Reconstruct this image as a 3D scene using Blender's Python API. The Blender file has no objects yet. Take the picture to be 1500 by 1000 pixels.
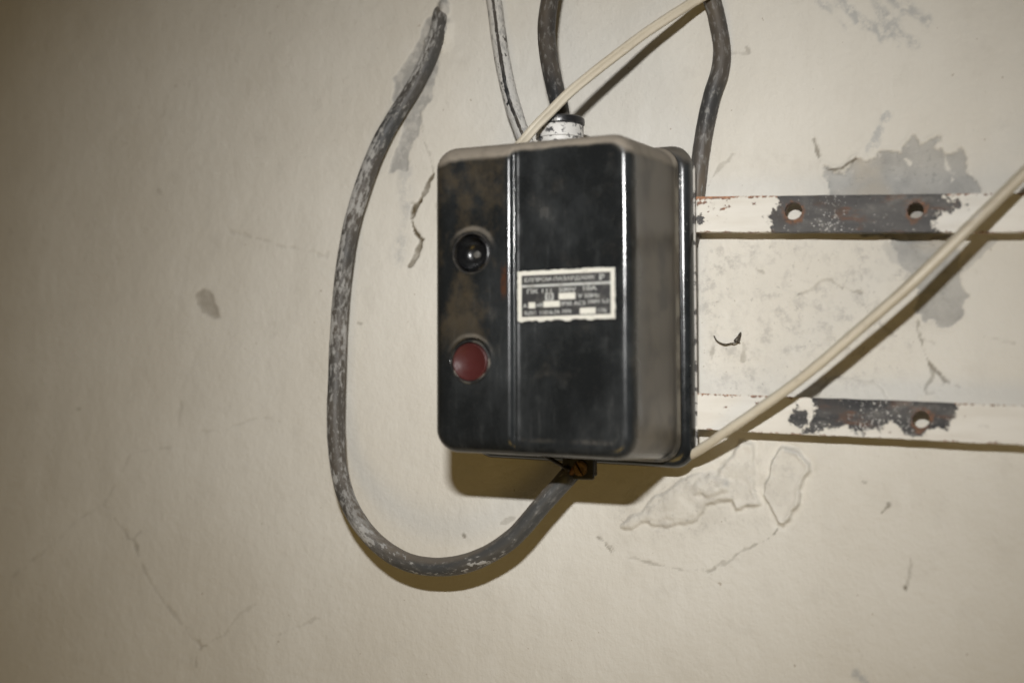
import bpy, bmesh, math, random
import numpy as np
from mathutils import Matrix, Vector

S = bpy.context.scene
COL = S.collection
rng = random.Random(7)
nrg = np.random.RandomState(11)

# ------------------------------------------------------------------ camera
FPX = 1950.0                                   # focal length in pixels of the 1500 px wide photograph
CAM = np.array([0.3323, -0.72472, -0.06607])
CR = np.array([0.90961, 0.41282, 0.04673]); CU = np.array([-0.00824, -0.09453, 0.99549]); CD = np.array([-0.41537, 0.90589, 0.08258])
cd = bpy.data.cameras.new("camera"); cam = bpy.data.objects.new("camera", cd); COL.objects.link(cam)
cam.matrix_world = Matrix(((CR[0], CU[0], -CD[0], CAM[0]), (CR[1], CU[1], -CD[1], CAM[1]), (CR[2], CU[2], -CD[2], CAM[2]), (0, 0, 0, 1)))
cd.sensor_width = 36; cd.lens = FPX / 1500 * 36; cd.clip_start = 0.01; cd.clip_end = 50
cd.dof.use_dof = True; cd.dof.focus_distance = 0.775; cd.dof.aperture_fstop = 3.5
S.camera = cam

# ------------------------------------------------------------------ world: dim warm room
w = bpy.data.worlds.new("World"); S.world = w; w.use_nodes = True
bg = w.node_tree.nodes["Background"]; bg.inputs[0].default_value = (0.118, 0.088, 0.048, 1); bg.inputs[1].default_value = 0.46

# ------------------------------------------------------------------ lamps: the camera's flash, a dim window at the side, an added warm fill
def area_lamp(name, loc, target, sx, sy, power, color, spread):
    l = bpy.data.lights.new(name, 'AREA'); l.shape = 'RECTANGLE'; l.size = sx; l.size_y = sy
    l.energy = power; l.color = color; l.spread = math.radians(spread)
    o = bpy.data.objects.new(name, l); COL.objects.link(o); o.location = loc
    o.rotation_euler = (Vector(target) - Vector(loc)).to_track_quat('-Z', 'Y').to_euler()
    return o
area_lamp("flash_lamp", (0.291, -0.762, 0.131), (0.03, 0.0, 0.0), 0.050, 0.014, 0.76, (1.0, 0.99, 0.975), 62.5)
area_lamp("window_lamp", (2.3, -1.35, 0.1), (0.1, 0.0, 0.0), 2.2, 1.9, 1.15, (0.52, 0.76, 1.0), 180)
area_lamp("warm_fill", (0.20, -1.05, -0.85), (0.08, 0.0, -0.06), 0.5, 0.5, 1.28, (1.0, 0.66, 0.17), 150)  # added warm fill that lifts the shadow below the box, no real lamp

S.view_settings.view_transform = 'Standard'; S.view_settings.look = 'None'
S.view_settings.exposure = 0; S.view_settings.gamma = 1

# ------------------------------------------------------------------ places: from the photograph to points in the room
def at(px, py, depth=0.0):
    """point of the room seen at (px, py) of the photograph, depth metres in front of the wall (y = 0)"""
    v = CD + CR * (px - 750) / FPX + CU * (500 - py) / FPX
    return CAM + v * ((-depth - CAM[1]) / v[1])
def wxz(px, py):
    p = at(px, py); return (p[0], p[2])

W, H, D = 0.11226, 0.16657, 0.0813
DR, DT, DBM = 0.0037, 0.0030, 0.0022             # draft of the cover: right/left, top, bottom
DBK = 0.010
BO = np.array([0.05418, -0.020, 0.01757])
def rotb(b, g, de):
    cb, sb, cg, sg, c, s = math.cos(b), math.sin(b), math.cos(g), math.sin(g), math.cos(de), math.sin(de)
    return np.array([[cb, -sb, 0], [sb, cb, 0], [0, 0, 1]]) @ np.array([[1, 0, 0], [0, cg, -sg], [0, sg, cg]]) @ np.array([[c, 0, s], [0, 1, 0], [-s, 0, c]])
BR = rotb(0.02093, 0.04629, -0.03435)
BO = BO + BR @ np.array([-0.00175, 0, -0.0006])
def on_box(px, py, depth):
    """local (x, z) on the plane lying depth in front of the box's base"""
    v = CD + CR * (px - 750) / FPX + CU * (500 - py) / FPX
    o = BR.T @ (CAM - BO); d = BR.T @ v
    q = o + d * ((-depth - o[1]) / d[1])
    return q[0], q[2]

# ------------------------------------------------------------------ object helpers
def tag(o, label=None, cat=None, group=None, kind=None):
    for k, v in (('label', label), ('category', cat), ('group', group), ('kind', kind)):
        if v: o[k] = v
    return o
def link(name, me, mat, parent=None, smooth=True):
    o = bpy.data.objects.new(name, me); COL.objects.link(o)
    if mat: me.materials.append(mat)
    if smooth:
        me.polygons.foreach_set('use_smooth', [True] * len(me.polygons))
    if parent: o.parent = parent
    return o
def mesh_np(name, verts, faces):
    me = bpy.data.meshes.new(name); me.from_pydata([tuple(v) for v in verts], [], faces); me.update(); return me
def from_bm(name, bm):
    bmesh.ops.recalc_face_normals(bm, faces=bm.faces)
    me = bpy.data.meshes.new(name); bm.to_mesh(me); bm.free(); return me
def sharpen(me, deg=35):
    me.set_sharp_from_angle(angle=math.radians(deg))

def lathe(name, prof, cx, cz, seg=40, axis='y', base=0.0, caps=True):
    """prof: list of (radius, height); axis 'y': height runs out of the box front (-y); 'z': up"""
    v, f = [], []
    for i, (r, h) in enumerate(prof):
        for k in range(seg):
            a = 2 * math.pi * k / seg
            c, s = math.cos(a) * r, math.sin(a) * r
            v.append((cx + c, -(base + h), cz + s) if axis == 'y' else (cx + c, base + s, cz + h))
    for i in range(len(prof) - 1):
        for k in range(seg):
            k2 = (k + 1) % seg
            f.append((i * seg + k, i * seg + k2, (i + 1) * seg + k2, (i + 1) * seg + k))
    if caps: f.append(tuple(range(seg))[::-1]); f.append(tuple((len(prof) - 1) * seg + k for k in range(seg)))
    bm = bmesh.new(); bv = [bm.verts.new(p) for p in v]
    for q in f:
        try: bm.faces.new([bv[i] for i in q])
        except ValueError: pass
    me = from_bm(name, bm); me.polygons.foreach_set('use_smooth', [True] * len(me.polygons)); sharpen(me, 40)
    return me

def box_bm(bm, x0, x1, y0, y1, z0, z1):
    vs = [bm.verts.new((x, y, z)) for x in (x0, x1) for y in (y0, y1) for z in (z0, z1)]
    for q in ((0, 1, 3, 2), (4, 6, 7, 5), (0, 4, 5, 1), (2, 3, 7, 6), (0, 2, 6, 4), (1, 5, 7, 3)):
        bm.faces.new([vs[i] for i in q])

# ------------------------------------------------------------------ node helpers
class V:
    """a socket with arithmetic"""
    def __init__(s, t, sock): s.t, s.s = t, sock
    def _m(s, op, *o, clamp=False):
        n = s.t.nodes.new('ShaderNodeMath'); n.operation = op; n.use_clamp = clamp
        s.t.links.new(s.s, n.inputs[0])
        for i, q in enumerate(o):
            if isinstance(q, V): s.t.links.new(q.s, n.inputs[i + 1])
            else: n.inputs[i + 1].default_value = q
        return V(s.t, n.outputs[0])
    def __add__(s, o): return s._m('ADD', o)
    def __sub__(s, o): return s._m('SUBTRACT', o)
    def __mul__(s, o): return s._m('MULTIPLY', o)
    def __neg__(s): return s._m('MULTIPLY', -1.0)
    __radd__ = __add__; __rmul__ = __mul__
    def __rsub__(s, o): return (-s) + o
    def abs(s): return s._m('ABSOLUTE')
    def max(s, o): return s._m('MAXIMUM', o)
    def min(s, o): return s._m('MINIMUM', o)
    def clamp(s): return s._m('ADD', 0.0, clamp=True)
    def sqrt(s): return s._m('SQRT')
    def step(s, lo, hi):
        n = s.t.nodes.new('ShaderNodeMapRange'); n.interpolation_type = 'SMOOTHSTEP'
        s.t.links.new(s.s, n.inputs['Value']); n.inputs['From Min'].default_value = lo; n.inputs['From Max'].default_value = hi
        if lo > hi:
            n.inputs['From Min'].default_value = hi; n.inputs['From Max'].default_value = lo
            n.inputs['To Min'].default_value = 1; n.inputs['To Max'].default_value = 0
        return V(s.t, n.outputs[0])

class Mat:
    def __init__(self, name, coord='OBJ'):
        self.m = bpy.data.materials.new(name); self.m.use_nodes = True; self.t = self.m.node_tree
        self.b = self.t.nodes['Principled BSDF']; self.coord = coord
        self._c = None
    def co(self):
        if self._c is None:
            if self.coord == 'OBJ':
                self._c = self.t.nodes.new('ShaderNodeTexCoord').outputs['Object']
            else:
                n = self.t.nodes.new('ShaderNodeAttribute'); n.attribute_name = self.coord; self._c = n.outputs['Vector']
        return self._c
    def xyz(self):
        n = self.t.nodes.new('ShaderNodeSeparateXYZ'); self.t.links.new(self.co(), n.inputs[0])
        return [V(self.t, n.outputs[i]) for i in range(3)]
    def normal(self):
        n = self.t.nodes.new('ShaderNodeTexCoord'); q = self.t.nodes.new('ShaderNodeSeparateXYZ'); self.t.links.new(n.outputs['Normal'], q.inputs[0])
        return [V(self.t, q.outputs[i]) for i in range(3)]
    def attr(self, name):
        n = self.t.nodes.new('ShaderNodeAttribute'); n.attribute_name = name; return V(self.t, n.outputs['Fac'])
    def noise(self, scale, detail=4, rough=.55, stretch=None, dist=0.0, off=(0, 0, 0)):
        mp = self.t.nodes.new('ShaderNodeMapping'); self.t.links.new(self.co(), mp.inputs[0])
        mp.inputs['Scale'].default_value = stretch or (1, 1, 1); mp.inputs['Location'].default_value = off
        n = self.t.nodes.new('ShaderNodeTexNoise'); self.t.links.new(mp.outputs[0], n.inputs['Vector'])
        n.inputs['Scale'].default_value = scale; n.inputs['Detail'].default_value = detail; n.inputs['Roughness'].default_value = rough
        n.inputs['Distortion'].default_value = dist
        return V(self.t, n.outputs['Fac'])
    def col(self, c):
        if isinstance(c, V): return c
        n = self.t.nodes.new('ShaderNodeRGB'); n.outputs[0].default_value = (*c, 1); return V(self.t, n.outputs[0])
    def mix(self, a, b, fac):
        n = self.t.nodes.new('ShaderNodeMix'); n.data_type = 'RGBA'
        self.t.links.new(fac.s, n.inputs[0]); self.t.links.new(self.col(a).s, n.inputs[6]); self.t.links.new(self.col(b).s, n.inputs[7])
        return V(self.t, n.outputs[2])
    def mixf(self, a, b, fac):
        n = self.t.nodes.new('ShaderNodeMix'); n.data_type = 'FLOAT'
        self.t.links.new(fac.s, n.inputs[0])
        for i, q in ((2, a), (3, b)):
            if isinstance(q, V): self.t.links.new(q.s, n.inputs[i])
            else: n.inputs[i].default_value = q
        return V(self.t, n.outputs[0])
    def out(self, color=None, rough=None, bump=None, dist=0.0003, strength=1.0, metal=None, spec=None):
        for k, q in (('Base Color', color), ('Roughness', rough), ('Metallic', metal), ('Specular IOR Level', spec)):
            if q is None: continue
            if isinstance(q, V): self.t.links.new(q.s, self.b.inputs[k])
            elif isinstance(q, tuple): self.b.inputs[k].default_value = (*q, 1)
            else: self.b.inputs[k].default_value = q
        if bump is not None:
            n = self.t.nodes.new('ShaderNodeBump'); n.inputs['Distance'].default_value = dist; n.inputs['Strength'].default_value = strength
            self.t.links.new(bump.s, n.inputs['Height']); self.t.links.new(n.outputs[0], self.b.inputs['Normal'])
        return self.m

# ------------------------------------------------------------------ materials
def wall_material():
    m = Mat("painted_plaster")
    conc, rub, crk_shade, smr, mort, stain = (m.attr(k) for k in ('concrete', 'rubbed', 'crack_edge_shade', 'smear', 'mortar', 'stain'))
    big = m.noise(9, 3, .5); mid = m.noise(55, 5, .6); fine = m.noise(420, 4, .6); peel = m.noise(190, 3, .5)
    grain = m.noise(1300, 3, .6); spk = m.noise(230, 2, .5, off=(3, 1, 7))
    c = m.mix((.705, .682, .622), (.655, .626, .560), big.step(.35, .68))
    c = m.mix(c, (.62, .595, .535), m.noise(28, 4, .6, stretch=(1, 1, .28), off=(8, 3, 3)).step(.50, .74) * .40)
    c = m.mix(c, (.74, .722, .668), m.noise(34, 4, .6, stretch=(1, 1, .5), off=(2, 9, 3)).step(.54, .74) * .45)
    c = m.mix(c, (.59, .565, .51), mid.step(.52, .78) * .45)
    c = m.mix(c, (.30, .24, .17), spk.step(.735, .77) * .55)
    # rubbed, mottled plaster between the rails
    r1 = m.noise(120, 6, .7); r2 = m.noise(38, 4, .6, off=(1, 5, 2))
    c = m.mix(c, (.45, .43, .395), rub * r1.step(.47, .66) * r2.step(.32, .58) * .75)
    c = m.mix(c, (.36, .345, .31), rub * m.noise(300, 4, .65).step(.60, .72) * .55)
    # exposed cement
    cc = m.mix((.475, .465, .435), (.375, .368, .348), m.noise(45, 5, .65, off=(9, 2, 4)).step(.38, .68))
    cc = m.mix(cc, (.50, .45, .37), m.noise(22, 3, .5, off=(4, 4, 1)).step(.56, .68) * .6)
    cc = m.mix(cc, (.60, .58, .54), m.noise(110, 5, .7, off=(2, 2, 1)).step(.58, .70) * .6)
    cc = m.mix(cc, (.29, .285, .27), m.noise(260, 4, .7, off=(3, 2, 1)).step(.56, .70) * .5)
    c = m.mix(c, cc, conc)
    mc = m.mix((.40, .392, .37), (.52, .505, .47), m.noise(130, 5, .65).step(.42, .62))
    c = m.mix(c, mc, mort)
    c = m.mix(c, (.40, .41, .41), smr * m.noise(150, 5, .7, off=(7, 1, 1)).step(.36, .60) * .8)
    c = m.mix(c, (.235, .205, .16), stain)
    c = m.mix(c, (.105, .082, .046), crk_shade)  # cracks, plus the edge shade painted round swells and the flake
    h = peel * .9 + fine * .35 + m.noise(60, 3, .5, stretch=(1, 1, .5)) * 1.3 + grain * .22 + conc * grain * .5 + m.noise(700, 3, .6, stretch=(1, 1, .6)) * .35 + rub * r1 * .5
    return m.out(c, m.mixf(.62, .85, conc.max(rub)), h, dist=.00075, strength=.75, spec=.35)

def bakelite(name, dust=1.0, seed=0.0, plate=False):
    m = Mat(name); x, y, z = m.xyz(); nx, ny, nz = m.normal()
    sm = m.noise(30, 5, .62, stretch=(1, 1, .6), dist=.25, off=(seed, 0, 0)); hz = m.noise(30, 6, .68, stretch=(1.1, 1, .7), dist=.12, off=(seed, 3, 0))
    fine = m.noise(900, 3, .6); scr = m.noise(160, 5, .7, stretch=(2.2, 1, .25))
    up = (nz + (m.noise(60, 4, .6, off=(6, 6, 6)) - .5) * .35).step(.02, .34)
    c = m.mix((.0095, .0110, .0120), (.048, .053, .056), hz.step(.36, .80) * .48)
    c = m.mix(c, (.062, .066, .066), (m.noise(62, 4, .6, stretch=(1, 1, .9), off=(1, 8, 2)).step(.56, .70)) * x.step(-.006, .004) * .22)
    c = m.mix(c, (.075, .078, .078), scr.step(.52, .78) * hz.step(.36, .6) * .42)
    if not plate:
        left = x.step(-.0105, -.0135)                                      # the strip that carries the buttons is handled most
        grime = left * (sm * .7 + m.noise(120, 4, .6, off=(3, 3, 9)) * .3).step(.44, .60) * z.step(-.036, -.008) * .36
        c = m.mix(c, (.105, .079, .046), grime)
        side = nx.step(.55, .95) * (y + (sm - .5) * .03).step(-.080, -.056)
        c = m.mix(c, (.100, .084, .062), side * (sm.step(.25, .60) * .45 + .35))
        lip = y.step(-.0165, -.0125) * m.noise(90, 4, .6).step(.38, .6)
        c = m.mix(c, (.20, .18, .145), lip * .6)
        c = m.mix(c, (.16, .14, .11), side * z.step(-.045, -.068) * sm.step(.32, .55) * .6)
        c = m.mix(c, (.012, .011, .010), side * m.noise(55, 2, .4, stretch=(1, .8, 1), off=(5, 1, 3)).step(.48, .72) * .7)
        c = m.mix(c, (.09, .08, .066), fine.step(.55, .75) * .12)
        rx = x + .0135; rz = z - .0095
        rust = (rx.abs().step(.0022, .0010)) * (rz.abs().step(.0115, .004)) * m.noise(240, 4, .6).step(.38, .55)
        c = m.mix(c, (.060, .025, .013), rust * .8)
    else:
        p = m.noise(95, 5, .68, stretch=(1, 1, .45), off=(2, 2, 2)).step(.60, .64) * x.step(.045, .052) * z.step(.0, .045)
        p = p.max(m.noise(300, 4, .7).step(.68, .71) * x.step(.05, .058))
        c = m.mix(c, (.60, .585, .55), p)
    c = m.mix(c, (.235, .205, .165), up * (m.noise(130, 4, .6).step(.25, .6) * .3 + .68) * dust)
    r = m.mixf(.14, .26, hz.step(.35, .7)) + scr.step(.55, .8) * .08
    if not plate: r = m.mixf(r, .48, side * .8)
    r = m.mixf(r, .75, up * dust)
    return m.out(c, r, fine * .5 + m.noise(35, 2, .5) * 3.0, dist=.00012, strength=.5, spec=.5)

def rubber(name, paint, bias=0.0, dusty=0.35, col=(.022, .023, .025), pcol=(.60, .585, .55), soft=.03, fadeto=None, band=None, side=0.0):
    m = Mat(name, 'cuv'); x, y, z = m.xyz(); nx, ny, nz = [None] * 3
    n1 = m.noise(75, 6, .68, stretch=(1, 1, .32)); n2 = m.noise(430, 4, .65, stretch=(1, 1, .45)); n3 = m.noise(26, 3, .5, stretch=(1, 1, .6))
    v = n1 * .52 + n2 * .42 + n3 * .20 + bias
    if band: v = v - (y - band[0] + (n3 - .5) * .004).abs().step(band[1], band[1] * .4) * .16
    if side: v = v + y * (side / .0054) * z.step(.36, .26)
    pm = v.step(paint, paint + soft)
    if fadeto:                                                            # the coat of lime thins out along the cable
        pm = pm * z.step(fadeto[1], fadeto[0]).max(v.step(paint + .105, paint + .125) * .9)
    d = m.mix(col, (.145, .118, .088), n3.step(.35, .65) * dusty + .0)
    d = m.mix(d, (.22, .215, .205), n2.step(.50, .70) * dusty * .9)
    tn = m.t.nodes.new('ShaderNodeNewGeometry'); tq = m.t.nodes.new('ShaderNodeSeparateXYZ'); m.t.links.new(tn.outputs['Normal'], tq.inputs[0])
    d = m.mix(d, (.21, .175, .135), (V(m.t, tq.outputs[2]) + (n1 - .5) * .6).step(.15, .75) * dusty)      # dust lying on whatever faces up
    c = m.mix(d, m.mix(pcol, (.36, .355, .34), n2.step(.48, .66)), pm)
    return m.out(c, m.mixf(.50, .80, pm), n2 * .7 + pm * .8 + n1 * .4, dist=.0005, strength=.7, spec=.4)

def cord_material():
    m = Mat("cream_vinyl", 'cuv'); n1 = m.noise(60, 4, .6, stretch=(1, 1, .3)); n2 = m.noise(500, 3, .6, stretch=(1, 1, .3))
    c = m.mix((.60, .545, .435), (.50, .44, .335), n1.step(.42, .68))
    c = m.mix(c, (.33, .27, .19), n2.step(.58, .72) * .40)
    c = m.mix(c, (.30, .26, .20), m.noise(38, 5, .7, off=(4, 4, 4)).step(.55, .72) * .45)
    c = m.mix(c, (.68, .66, .61), m.noise(120, 4, .7, stretch=(1, 1, .5), off=(7, 2, 4)).step(.62, .68) * .7)
    return m.out(c, .42, n2 * .4 + n1, dist=.0002, strength=.4, spec=.45)

def rail_material(name, zones, holes, blobs, rustleft, dark, ht, speck):
    """zones: bare stretches (x0, x1); everything in the rail's own metres"""
    m = Mat(name); x, y, z = m.xyz()
    e1 = m.noise(95, 6, .68); e2 = m.noise(420, 5, .65); e3 = m.noise(1100, 2, .5); lon = m.noise(60, 4, .6, stretch=(.25, 1, 1.6))
    edge = (e1 - .5) * .020 + (e2 - .5) * .010 + (m.noise(45, 3, .5, off=(2, 4, 1)) - .5) * .022
    bare = None
    for x0, x1, zb in zones:
        s = (x - (x0 + x1) / 2).abs() * -1.0 + (x1 - x0) / 2
        if zb is not None: s = s.min((z - zb[0]) * 1.0 if zb[1] > 0 else (zb[0] - z))
        q = (s + edge).step(-.0003, .0006)
        bare = q if bare is None else bare.max(q)
    for bx, bz, br, sign in blobs:
        d = ((x - bx) * (x - bx) + (z - bz) * (z - bz)).sqrt()
        q = (d * -1.0 + br + (e2 - .5) * .010 + (e1 - .5) * .010 + (e3 - .5) * .003).step(-.0002, .0004)
        bare = bare.max(q) if sign > 0 else bare * (q * -1.0 + 1.0)
    c = m.mix((.72, .695, .635), (.64, .605, .535), lon.step(.4, .7))
    c = m.mix(c, (.45, .42, .37), m.noise(150, 5, .7, stretch=(.6, 1, 1), off=(1, 1, 8)).step(.60, .74) * .55)
    # rust creeping in from edges and the left end
    te = z.step(ht / 2 - .0026, ht / 2); be = z.step(-ht / 2 + .0016, -ht / 2)
    rl = x.step(rustleft[1], rustleft[0]) * z.step(-ht * .15, ht * .3)
    rm = (e1 * .55 + e2 * .45 + te * .13 + be * .10 + rl * .10).step(.61, .64)
    rc = m.mix((.36, .135, .038), (.15, .06, .03), e2.step(.45, .6))
    c = m.mix(c, rc, rm * .9)
    bc = m.mix(dark, (.13, .125, .12), lon.step(.40, .70) * .5 + e2.step(.5, .7) * .35)
    bc = m.mix(bc, (.13, .062, .034), m.noise(70, 5, .65, stretch=(.6, 1, 1.6), off=(5, 5, 5)).step(.53, .64) * .8)
    sp = (e2 * .6 + e3 * .4 + (x - speck[0]).abs().step(speck[1], 0.0) * .060 + z.step(ht * .1, -ht / 2) * speck[2]).step(.615, .64)
    bc = m.mix(bc, (.66, .65, .62), sp * .85)
    c = m.mix(c, bc, bare)
    for hx, hz, hr in holes:                                             # rust about each hole
        d = ((x - hx) * (x - hx) + (z - hz) * (z - hz)).sqrt()
        c = m.mix(c, m.mix((.20, .085, .035), (.08, .05, .035), e2.step(.42, .6)), (d + (e1 - .5) * -.014).step(hr + .0022, hr + .0002) * e1.step(.36, .52) * .85)
    sg = m.noise(85, 5, .7, stretch=(.8, 1, 1), off=(9, 9, 1)).step(.50, .66) * bare
    c = m.mix(c, (.20, .19, .175), sg * .45)
    c = m.mix(c, (.055, .045, .038), m.noise(58, 4, .6, off=(1, 9, 9)).step(.54, .66) * bare * .6)
    hgt = bare * -1.0 + rm * .5 + e2 * .35 + e1 * .3
    return m.out(c, m.mixf(.48, .62, bare), hgt, dist=.0004, strength=.8, spec=.4)

def plain(name, c, c2, rough, scale=200, metal=0.0, bump=.00015, th=(.45, .65)):
    m = Mat(name); n = m.noise(scale, 5, .62); n2 = m.noise(scale * 5, 3, .6)
    return m.out(m.mix(c, c2, n.step(*th)), m.mixf(rough, min(1, rough + .2), n2.step(.4, .7)), n + n2 * .4, dist=bump, strength=.6, metal=metal)

# ------------------------------------------------------------------ the wall: one displaced sheet of plaster
def bspline(coords, cell, off):
    g = (coords - coords.min()) / cell + off + 2; i = np.floor(g).astype(int); t = g - i
    n = i.max() + 4; A = np.zeros((len(coords), n)); r = np.arange(len(coords))
    for k, wgt in enumerate(((1 - t) ** 3 / 6, (3 * t ** 3 - 6 * t ** 2 + 4) / 6, (-3 * t ** 3 + 3 * t ** 2 + 3 * t + 1) / 6, t ** 3 / 6)):
        A[r, i + k - 1] += wgt
    return A
def axis(lo, hi, step, olo, ohi):
    c = np.arange(lo, hi + step * .5, step)
    def ext(d0, dist):
        out, s, d = [], d0, 0
        while d < dist: d = min(d + s, dist); out.append(d); s = min(s * 1.25, .03)
        return np.array(out)
    return np.concatenate([lo - ext(step, lo - olo)[::-1], c, c[-1] + ext(step, ohi - c[-1])])
AX = axis(-.455, .318, .00088, -.95, .85); AZ = axis(-.262, .275, .00088, -.62, .62)
def noise2(cell, cellz=None):
    A = bspline(AX, cell, nrg.rand()); B = bspline(AZ, cellz or cell, nrg.rand())
    return (A @ (nrg.rand(A.shape[1], B.shape[1]) * 2 - 1) @ B.T) * 1.6
def fbm(cell, n=4, gain=.55):
    v = 0; a = 1
    for k in range(n): v = v + a * noise2(cell); cell /= 2.1; a *= gain
    return v
GX, GZ = np.meshgrid(AX, AZ, indexing='ij')
N1 = fbm(.010, 4); N2 = fbm(.004, 3); N3 = fbm(.05, 4)
N1a = fbm(.008, 4); N2a = fbm(.0035, 3)
def sub(pts, pad):
    P = np.array(pts)
    i0, i1 = np.searchsorted(AX, [P[:, 0].min() - pad, P[:, 0].max() + pad]); j0, j1 = np.searchsorted(AZ, [P[:, 1].min() - pad, P[:, 1].max() + pad])
    return slice(i0, i1), slice(j0, j1)
def seg_d(x, z, a, b):
    ax, az = a; bx, bz = b; dx, dz = bx - ax, bz - az
    t = np.clip(((x - ax) * dx + (z - az) * dz) / (dx * dx + dz * dz + 1e-12), 0, 1)
    return np.hypot(x - ax - t * dx, z - az - t * dz), t
def sstep(v, lo, hi):
    t = np.clip((v - lo) / (hi - lo), 0, 1); return t * t * (3 - 2 * t)
def poly_sdf(pix):
    pts = [wxz(*p) for p in pix]; sl = sub(pts, .02); x, z = GX[sl], GZ[sl]
    d = np.full(x.shape, 1e9); ins = np.zeros(x.shape, bool)
    for a, b in zip(pts, pts[1:] + pts[:1]):
        d = np.minimum(d, seg_d(x, z, a, b)[0])
        c = ((a[1] > z) != (b[1] > z)) & (x < (b[0] - a[0]) * (z - a[1]) / (b[1] - a[1] + 1e-12) + a[0]); ins ^= c
    return sl, np.where(ins, d, -d)                                       # positive inside
def line_d(pix, pad=.02, warp=0.0):
    pts = [wxz(*p[:2]) for p in pix]; sl = sub(pts, pad); x, z = GX[sl] + N1a[sl] * warp + N2[sl] * warp * .5, GZ[sl] + N1[sl] * warp + N2a[sl] * warp * .5; d = np.full(x.shape, 1e9)
    for a, b in zip(pts, pts[1:]): d = np.minimum(d, seg_d(x, z, a, b)[0])
    return sl, d
A_ = {k: np.zeros(GX.shape) for k in ('concrete', 'rubbed', 'crack_edge_shade', 'smear', 'mortar', 'stain')}
HT = noise2(.12, .2) * .0011 + noise2(.035, .06) * .00042 + N1 * .00009 + N2 * .00003
def mx(k, sl, v): A_[k][sl] = np.maximum(A_[k][sl], v)

# cement laid bare where the paint coat broke away
PATCH_UP = [(1213, 247), (1222, 248), (1234, 246), (1245, 237), (1252, 231), (1260, 227), (1268, 230), (1282, 229), (1285, 219), (1306, 215), (1323, 208), (1329, 198), (1335, 190), (1343, 196), (1350, 208), (1365, 205), (1373, 200), (1371, 214), (1374, 222), (1377, 233), (1387, 233), (1396, 226), (1408, 221), (1415, 235), (1421, 256), (1429, 276), (1431, 300), (1425, 345), (1330, 352), (1260, 345), (1216, 300), (1214, 270)]
PATCH_LOW = [(1300, 330), (1408, 330), (1405, 361), (1411, 405), (1415, 439), (1408, 456), (1388, 473), (1350, 473), (1337, 449), (1346, 425), (1332, 402), (1318, 380), (1304, 358)]
for P, nz_, lip in ((PATCH_UP, .0016, .0014), (PATCH_LOW, .0011, .0007)):
    sl, d = poly_sdf(P); q = d + N1[sl] * nz_ + N1a[sl] * .0012 + N2[sl] * .0016 + N2a[sl] * .0008
    m_ = sstep(q, -.0003, .0005); mx('concrete', sl, m_)
    HT[sl] -= m_ * lip
    HT[sl] += np.exp(-((q + .0012) / .0012) ** 2) * lip * .25 + m_ * (N2a[sl] * .00012 + N1a[sl] * .0002)
sl, d = line_d([(1213, 248), (1224, 249), (1234, 247), (1246, 238), (1254, 232)])     # lifted flake along the break
HT[sl] += np.exp(-(np.maximum(d - .0006, 0) / .0016) ** 2) * .0009; mx('crack_edge_shade', sl, sstep(d + N2[sl] * .0005 + N1[sl] * .0005, .0008, .0001) * .8)  # the flake's shadow is painted in as a dark line
for P, wd, s in (([(1381, 199), (1406, 200)], .003, .9), ([(1416, 191), (1426, 192)], .0014, .8), ([(1434, 372), (1448, 362), (1458, 352)], .0045, .7), ([(1410, 392), (1424, 378)], .005, .6), ([(1300, 362), (1318, 380)], .006, .45)):
    sl, d = line_d(P); mx('concrete', sl, sstep(d + N1[sl] * .0016 + N2[sl] * .0012, wd * .62, wd * .35) * s)
for P, wd in (([(1387, 246), (1383, 222), (1377, 205)], .004), ([(1325, 232), (1332, 238)], .0014), ([(1395, 262), (1392, 268)], .0008)):   # paint left standing on it
    sl, d = line_d(P); A_['concrete'][sl] *= 1 - sstep(d + N1[sl] * .0014, wd * .5, wd * .2)
# smears of grey mortar at the top right
for P, wd in (([(1196, 0), (1215, 18), (1235, 36)], .0042), ([(1232, 8), (1262, 32), (1296, 56)], .0048), ([(1278, -6), (1300, 32), (1338, 64)], .0062), ([(1300, -6), (1330, 14), (1357, 28)], .0062), ([(1316, 0), (1345, 24)], .006), ([(1298, 170), (1288, 190), (1276, 217)], .0030), ([(1255, 985), (1268, 996)], .003), ([(1300, 40), (1316, 62)], .004)):
    sl, d = line_d(P); mx('smear', sl, sstep(d + N1[sl] * .0022 + N2[sl] * .0012, wd * .85, wd * .10) * .9)
# mortar round the end of the looped cable
PM = [(620, 24), (640, 17), (655, 27), (656, 44), (646, 76), (634, 112), (634, 150), (618, 166), (611, 200), (600, 224), (599, 256), (584, 248), (569, 254), (575, 232), (586, 196), (590, 172), (576, 144), (580, 116), (600, 88), (612, 56)]
sl, d = poly_sdf(PM); q = d + N1[sl] * .0014 + N2[sl] * .0009; m_ = sstep(q, -.0006, .0007); mx('mortar', sl, m_)
HT[sl] += m_ * (-.0004 + N1a[sl] * .00035 + N2a[sl] * .00014)
sl, d = line_d([(592, 250), (596, 300), (590, 350), (584, 380)]); mx('smear', sl, sstep(d + N1[sl] * .0022, .007, .001) * .6)
# the cable end is plastered in: a ragged lump of mortar over its tip
ex, ez = wxz(652, 9); sl = sub([(ex - .02, ez - .02), (ex + .02, ez + .02)], 0); rr_ = np.hypot((GX[sl] - ex) * 1.1, (GZ[sl] - ez) * .8) + N1[sl] * .0016 + N1a[sl] * .0009
HT[sl] += sstep(rr_, .0075, .002) * (.0038 + N2a[sl] * .0005); mx('mortar', sl, sstep(rr_, .0070, .0050))
for P, hh in (([(636, 40), (628, 70), (620, 95)], .0042), ([(655, 38), (648, 66)], .0036)):
    sl, d = line_d(P, warp=.001); HT[sl] += sstep(d + N1[sl] * .001, .0062, .001) * hh * np.clip(.6 + .6 * N1a[sl], 0, 1.2)
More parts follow.
